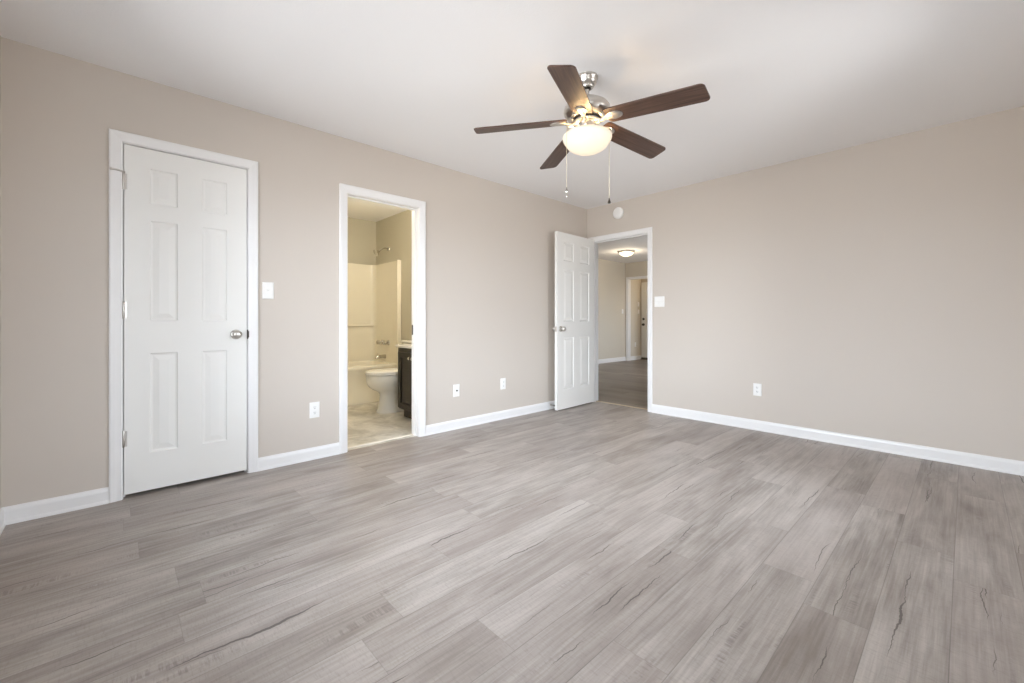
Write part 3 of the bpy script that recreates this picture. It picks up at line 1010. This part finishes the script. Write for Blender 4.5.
# ------------------------------------------------------------------ bathroom
# tub with its moulded surround: x from the far wall to the apron, along y
tub = empty('bathtub', (BXF, BYR, 0))
tag(tub, 'cream bathtub with moulded shower surround behind the toilet', 'bathtub')
TW, TL, TZ = 0.715, 1.50, 0.462
b = NB()
def rrect(x0, x1, y0, y1, r, z, n=6):
    P = []
    for cx, cy, a0 in ((x1 - r, y1 - r, 0), (x0 + r, y1 - r, 90), (x0 + r, y0 + r, 180), (x1 - r, y0 + r, 270)):
        for k in range(n + 1):
            a = math.radians(a0 + 90 * k / n)
            P.append((cx + r * math.cos(a), cy + r * math.sin(a), z))
    return P
out0 = lambda z, g=0.0: rrect(0.012 - 0.0, TW + g, -TL, -0.012, 0.02, z)
loft(b, [out0(0.0, -0.012), out0(0.045, -0.012), out0(0.055, -0.018), out0(TZ - 0.06, -0.008), out0(TZ - 0.045, 0.0), out0(TZ - 0.01, 0.0),
         rrect(0.018, TW - 0.008, -TL + 0.01, -0.02, 0.03, TZ),
         rrect(0.07, TW - 0.075, -TL + 0.09, -0.085, 0.10, TZ), rrect(0.078, TW - 0.085, -TL + 0.10, -0.095, 0.10, TZ - 0.02),
         rrect(0.12, TW - 0.12, -TL + 0.22, -0.15, 0.12, 0.12), rrect(0.17, TW - 0.17, -TL + 0.30, -0.21, 0.12, 0.085)])
obj('tub_basin', b, M_ACRYLIC, tub, True)
# surround walls: plan path extruded up, filleted inner corners
def surround():
    b = NB()
    inner = [(TW + 0.012, -0.034)]
    def fil(cx, cy, r, a0, a1, n=7):
        for k in range(n):
            a = math.radians(a0 + (a1 - a0) * k / (n - 1))
            inner.append((cx + r * math.cos(a), cy + r * math.sin(a)))
    fil(0.034 + 0.07, -0.034 - 0.07, 0.07, 90, 180)
    fil(0.034 + 0.07, -TL + 0.02 + 0.07, 0.07, 180, 270)
    inner.append((TW + 0.012, -TL + 0.02))
    outer = [(TW + 0.012, -0.002)] + [(inner[k][0], -0.002) if k < 4 else (0.002, -0.002) if k == 4 else (0.002, inner[k][1]) for k in range(1, 8)]
    outer += [(0.002, inner[k][1]) if k < 11 else (0.002, -TL - 0.005) if k == 11 else (inner[k][0], -TL - 0.005) for k in range(8, 15)]
    outer += [(TW + 0.012, -TL - 0.005)]
    z0, z1 = TZ - 0.004, 1.81
    loft(b, [[(x, y, z) for x, y in q] for q, z in ((inner, z0), (inner, z1), (outer, z1), (outer, z0), (inner, z0))], False, False)
    for q in (0, -1):
        b.faces.new([b.verts.new((x, y, z)) for (x, y), z in ((inner[q], z0), (inner[q], z1), (outer[q], z1), (outer[q], z0))])
    bmesh.ops.remove_doubles(b, verts=b.verts, dist=1e-5)
    return b
obj('surround_panel', surround(), M_ACRYLIC, tub, True, angle=30)
b = NB(); box(b, TW + 0.006, TW + 0.034, -0.060, -0.003, 0.40, 1.815, 0.008, 3)
obj('surround_flange', b, M_ACRYLIC, tub, True)
b = NB(); box(b, TW + 0.006, TW + 0.034, -TL - 0.004, -TL + 0.055, 0.40, 1.815, 0.008, 3)
obj('surround_flange', b, M_ACRYLIC, tub, True)
b = NB(); tube(b, [(0.060, -0.06, 0.955), (0.060, -0.52, 0.955)], 0.011, 12)
tube(b, [(0.030, -0.10, 0.955), (0.060, -0.10, 0.955)], 0.012, 10); tube(b, [(0.030, -0.50, 0.955), (0.060, -0.50, 0.955)], 0.012, 10)
obj('towel_bar', b, M_ACRYLIC, tub, True)
obj('overflow_plate', lathe(NB(), [(0, 0), (0.032, 0), (0.030, 0.006), (0, 0.008)], 24, axis_my((0.40, -0.088, 0.36))), M_CHROME, tub, True)

# shower head on the right wall
sh = empty('shower_head', (-2.105, BYR, 2.005)); tag(sh, 'chrome shower head on a bent arm above the tub surround', 'shower head')
obj('flange', lathe(NB(), [(0, 0), (0.030, 0), (0.028, 0.006), (0.012, 0.012), (0, 0.012)], 24, axis_my()), M_CHROME, sh, True)
b = NB(); tube(b, [(0, 0, 0), (0, -0.05, 0.006), (0, -0.085, -0.004), (0, -0.13, -0.038)], 0.0095, 12)
obj('arm', b, M_CHROME, sh, True)
Mh = Matrix.Translation((0, -0.128, -0.036)) @ Matrix.Rotation(math.radians(125), 4, 'X')
obj('spray_head', lathe(NB(), [(0, -0.004), (0.013, 0), (0.014, 0.016), (0.024, 0.026), (0.044, 0.054), (0.048, 0.062), (0.048, 0.072), (0.040, 0.074), (0, 0.073)], 28, Mh), M_CHROME, sh, True)

for x, lab in ((-2.230, 'left-hand round tub tap handle above the spout'), (-2.035, 'right-hand round tub tap handle, nearer the vanity')):
    t = empty('tap_handle', (x, BYR - 0.0365, 0.725)); tag(t, lab, 'tap handle', 'tub tap handles')
    obj('escutcheon', lathe(NB(), [(0, 0), (0.034, 0), (0.032, 0.006), (0.022, 0.016), (0.014, 0.022), (0.012, 0.034), (0, 0.034)], 24, axis_my()), M_CHROME, t, True)
    b = NB()
    rings = []
    for s_, y in ((0.5, -0.032), (0.92, -0.038), (1.0, -0.052), (0.95, -0.068), (0.6, -0.076)):
        rings.append([(0.029 * s_ * (1 + 0.07 * math.cos(6 * a)) * math.cos(a), y, 0.029 * s_ * (1 + 0.07 * math.cos(6 * a)) * math.sin(a)) for a in [2 * PI * q / 36 for q in range(36)]])
    loft(b, rings)
    obj('grip', b, M_ACRKNOB, t, True)
sp = empty('tub_spout', (-2.135, BYR - 0.0365, 0.535)); tag(sp, 'chrome tub spout below the two round handles', 'tub spout')
b = NB()
def rr(y, hw, z0, z1):
    return [(x, y, z) for x, y_, z in [(-hw, 0, z0 + 0.006), (-hw * 0.7, 0, z0), (hw * 0.7, 0, z0), (hw, 0, z0 + 0.006), (hw, 0, z1 - 0.010), (hw * 0.6, 0, z1), (-hw * 0.6, 0, z1), (-hw, 0, z1 - 0.010)]]
loft(b, [rr(0, 0.027, -0.028, 0.028), rr(-0.02, 0.025, -0.026, 0.026), rr(-0.08, 0.022, -0.024, 0.022), rr(-0.115, 0.020, -0.028, 0.016), rr(-0.135, 0.016, -0.030, 0.002)])
obj('spout_body', b, M_CHROME, sp, True)
obj('diverter', lathe(NB(), [(0, 0.018), (0.004, 0.018), (0.004, 0.034), (0.007, 0.036), (0.007, 0.044), (0, 0.046)], 12, Matrix.Translation((0, -0.112, 0))), M_CHROME, sp, True)

# toilet: local origin on the floor at the wall, front towards -y
tl = empty('toilet', (-1.160, BYR, 0)); tag(tl, 'white toilet with closed lid between the tub and the dark vanity', 'toilet')
def egg(cy, rx, ryf, ryb, z, n=36, p=2.2):
    z *= 1.115
    P = []
    for k in range(n):
        a = 2 * PI * k / n
        c, s_ = math.cos(a), math.sin(a)
        x = rx * math.copysign(abs(c) ** (2 / p), c)
        y = (ryb if s_ > 0 else ryf) * math.copysign(abs(s_) ** (2 / p), s_)
        P.append((x, cy + y, z))
    return P
b = NB()
loft(b, [egg(-0.41, 0.122, 0.205, 0.24, 0.0), egg(-0.41, 0.122, 0.205, 0.24, 0.018), egg(-0.41, 0.112, 0.190, 0.23, 0.035), egg(-0.41, 0.106, 0.172, 0.225, 0.10),
         egg(-0.41, 0.104, 0.166, 0.22, 0.18), egg(-0.415, 0.110, 0.178, 0.22, 0.205), egg(-0.43, 0.138, 0.218, 0.22, 0.228), egg(-0.442, 0.163, 0.250, 0.22, 0.256), egg(-0.45, 0.178, 0.269, 0.22, 0.290),
         egg(-0.45, 0.184, 0.276, 0.22, 0.318), egg(-0.45, 0.184, 0.276, 0.22, 0.372), egg(-0.45, 0.180, 0.270, 0.216, 0.380)])
obj('bowl', b, M_PORC, tl, True, angle=60)
b = NB(); loft(b, [egg(-0.452, 0.186, 0.280, 0.20, 0.381), egg(-0.452, 0.190, 0.284, 0.20, 0.386), egg(-0.452, 0.190, 0.284, 0.20, 0.394), egg(-0.452, 0.186, 0.280, 0.20, 0.398)])
obj('seat', b, M_SEAT, tl, True)
b = NB(); loft(b, [egg(-0.452, 0.186, 0.280, 0.20, 0.399), egg(-0.452, 0.189, 0.283, 0.20, 0.403), egg(-0.452, 0.186, 0.280, 0.20, 0.414), egg(-0.452, 0.160, 0.245, 0.17, 0.421)])
obj('lid', b, M_SEAT, tl, True)
b = NB(); box(b, -0.20, 0.20, -0.205, -0.015, 0.424, 0.755, 0.025, 4)
obj('tank', b, M_PORC, tl, True)
b = NB(); box(b, -0.21, 0.21, -0.215, -0.008, 0.755, 0.788, 0.010, 3)
obj('tank_lid', b, M_PORC, tl, True)
b = NB(); box(b, -0.11, 0.11, -0.30, -0.03, 0.20, 0.424, 0.02, 3)
obj('tank_deck', b, M_PORC, tl, True)
b = NB(); tube(b, [(-0.15, -0.205, 0.70), (-0.15, -0.222, 0.70), (-0.10, -0.225, 0.695)], 0.006, 10)
obj('flush_lever', b, M_CHROME, tl, True)

# vanity, front facing -y
VX0, VX1, VY0 = -0.812, -0.200, -2.205
va = empty('vanity_cabinet', ((VX0 + VX1) / 2, BYR, 0)); tag(va, 'dark espresso vanity cabinet just inside the bathroom doorway', 'vanity')
hw = (VX1 - VX0) / 2
dpt = VY0 - BYR
b = NB(); box(b, -hw, hw, dpt + 0.018, -0.002, 0.095, 0.742, 0.002, 1)
obj('cabinet_body', b, M_CABINET, va)
b = NB(); box(b, -hw + 0.002, hw - 0.002, dpt + 0.075, -0.002, 0.0, 0.095)
obj('toe_kick', b, M_CABINET, va)
b = NB(); box(b, -hw + 0.002, hw - 0.002, dpt + 0.008, dpt + 0.018, 0.655, 0.740, 0.002, 1)
obj('apron_rail', b, M_CABINET, va)
def shaker(x0, x1, z0, z1):
    b = NB()
    y1, y0 = dpt + 0.018, dpt - 0.001
    s_ = 0.055
    for a in ((x0, x0 + s_, z0, z1), (x1 - s_, x1, z0, z1), (x0 + s_, x1 - s_, z0, z0 + s_), (x0 + s_, x1 - s_, z1 - s_, z1)):
        box(b, a[0], a[1], y0, y1, a[2], a[3], 0.0015, 1)
    box(b, x0 + s_, x1 - s_, y1 - 0.007, y1, z0 + s_, z1 - s_)
    return b
for x0, x1, kx in ((-hw + 0.012, -0.002, -0.030), (0.002, hw - 0.012, 0.030)):
    dr = obj('cabinet_door', shaker(x0, x1, 0.110, 0.695), M_CABINET, va)
    kb = obj('knob', lathe(NB(), [(0, 0), (0.008, 0), (0.006, 0.010), (0.014, 0.018), (0.016, 0.024), (0.010, 0.030), (0, 0.031)], 20, axis_my((kx, dpt - 0.001, 0.640))), M_CHROME, dr, True)
ct = empty('bathroom_countertop', ((VX0 + VX1) / 2, BYR, 0.742)); tag(ct, 'white vanity countertop with low backsplash on the dark cabinet', 'countertop')
b = NB(); box(b, -hw - 0.014, hw + 0.012, dpt - 0.016, -0.002, 0.0, 0.028, 0.006, 3)
obj('counter_slab', b, M_MARBLE, ct, True)
b = NB(); box(b, -hw - 0.014, hw + 0.012, -0.022, -0.002, 0.026, 0.112, 0.004, 2)
obj('backsplash', b, M_MARBLE, ct, True)
b = NB()
loft(b, [[(0.19 * s_ * math.cos(a), -0.29 + 0.14 * s_ * math.sin(a), z) for a in [2 * PI * q / 36 for q in range(36)]] for s_, z in ((1.06, 0.028), (1.03, 0.034), (0.97, 0.033), (0.9, 0.029), (0.5, 0.0285))])
obj('sink_rim', b, M_MARBLE, ct, True)
fa = empty('faucet', ((VX0 + VX1) / 2, BYR - 0.075, 0.7715)); tag(fa, 'chrome vanity faucet hidden behind the doorway edge', 'faucet')
obj('faucet_base', lathe(NB(), [(0, 0), (0.026, 0), (0.024, 0.012), (0.016, 0.02), (0.015, 0.09), (0, 0.095)], 20), M_CHROME, fa, True)
b = NB(); tube(b, [(0, 0, 0.075), (0, -0.05, 0.10), (0, -0.10, 0.095), (0, -0.12, 0.075)], 0.010, 12)
obj('spout', b, M_CHROME, fa, True)
# unseen vanity light, added above the counter to light the bathroom
vl = empty('added_vanity_light', (-0.42, BYR, 2.02)); tag(vl, 'three-globe vanity light added above the counter, hidden by the jamb', 'wall light')
b = NB(); box(b, -0.26, 0.26, -0.025, 0, -0.05, 0.05, 0.006, 2)
obj('back_plate', b, M_NICKEL, vl, True)
for x in (-0.18, 0.0, 0.18):
    b = NB(); tube(b, [(x, -0.02, 0), (x, -0.07, 0), (x, -0.085, -0.02)], 0.009, 10)
    a_ = obj('lamp_arm', b, M_NICKEL, vl, True)
    obj('globe', lathe(NB(), [(0, -0.02), (0.025, -0.025), (0.052, -0.055), (0.060, -0.085), (0.050, -0.118), (0.025, -0.138), (0, -0.142)], 28, Matrix.Translation((x, -0.085, 0))), M_GLOBE, a_, True)
point_light('added_vanity_lamp', (0, -0.30, -0.08), 20.0, (1.0, 0.96, 0.84), 0.10, vl)  # added lamp, set forward of the globes to spread light
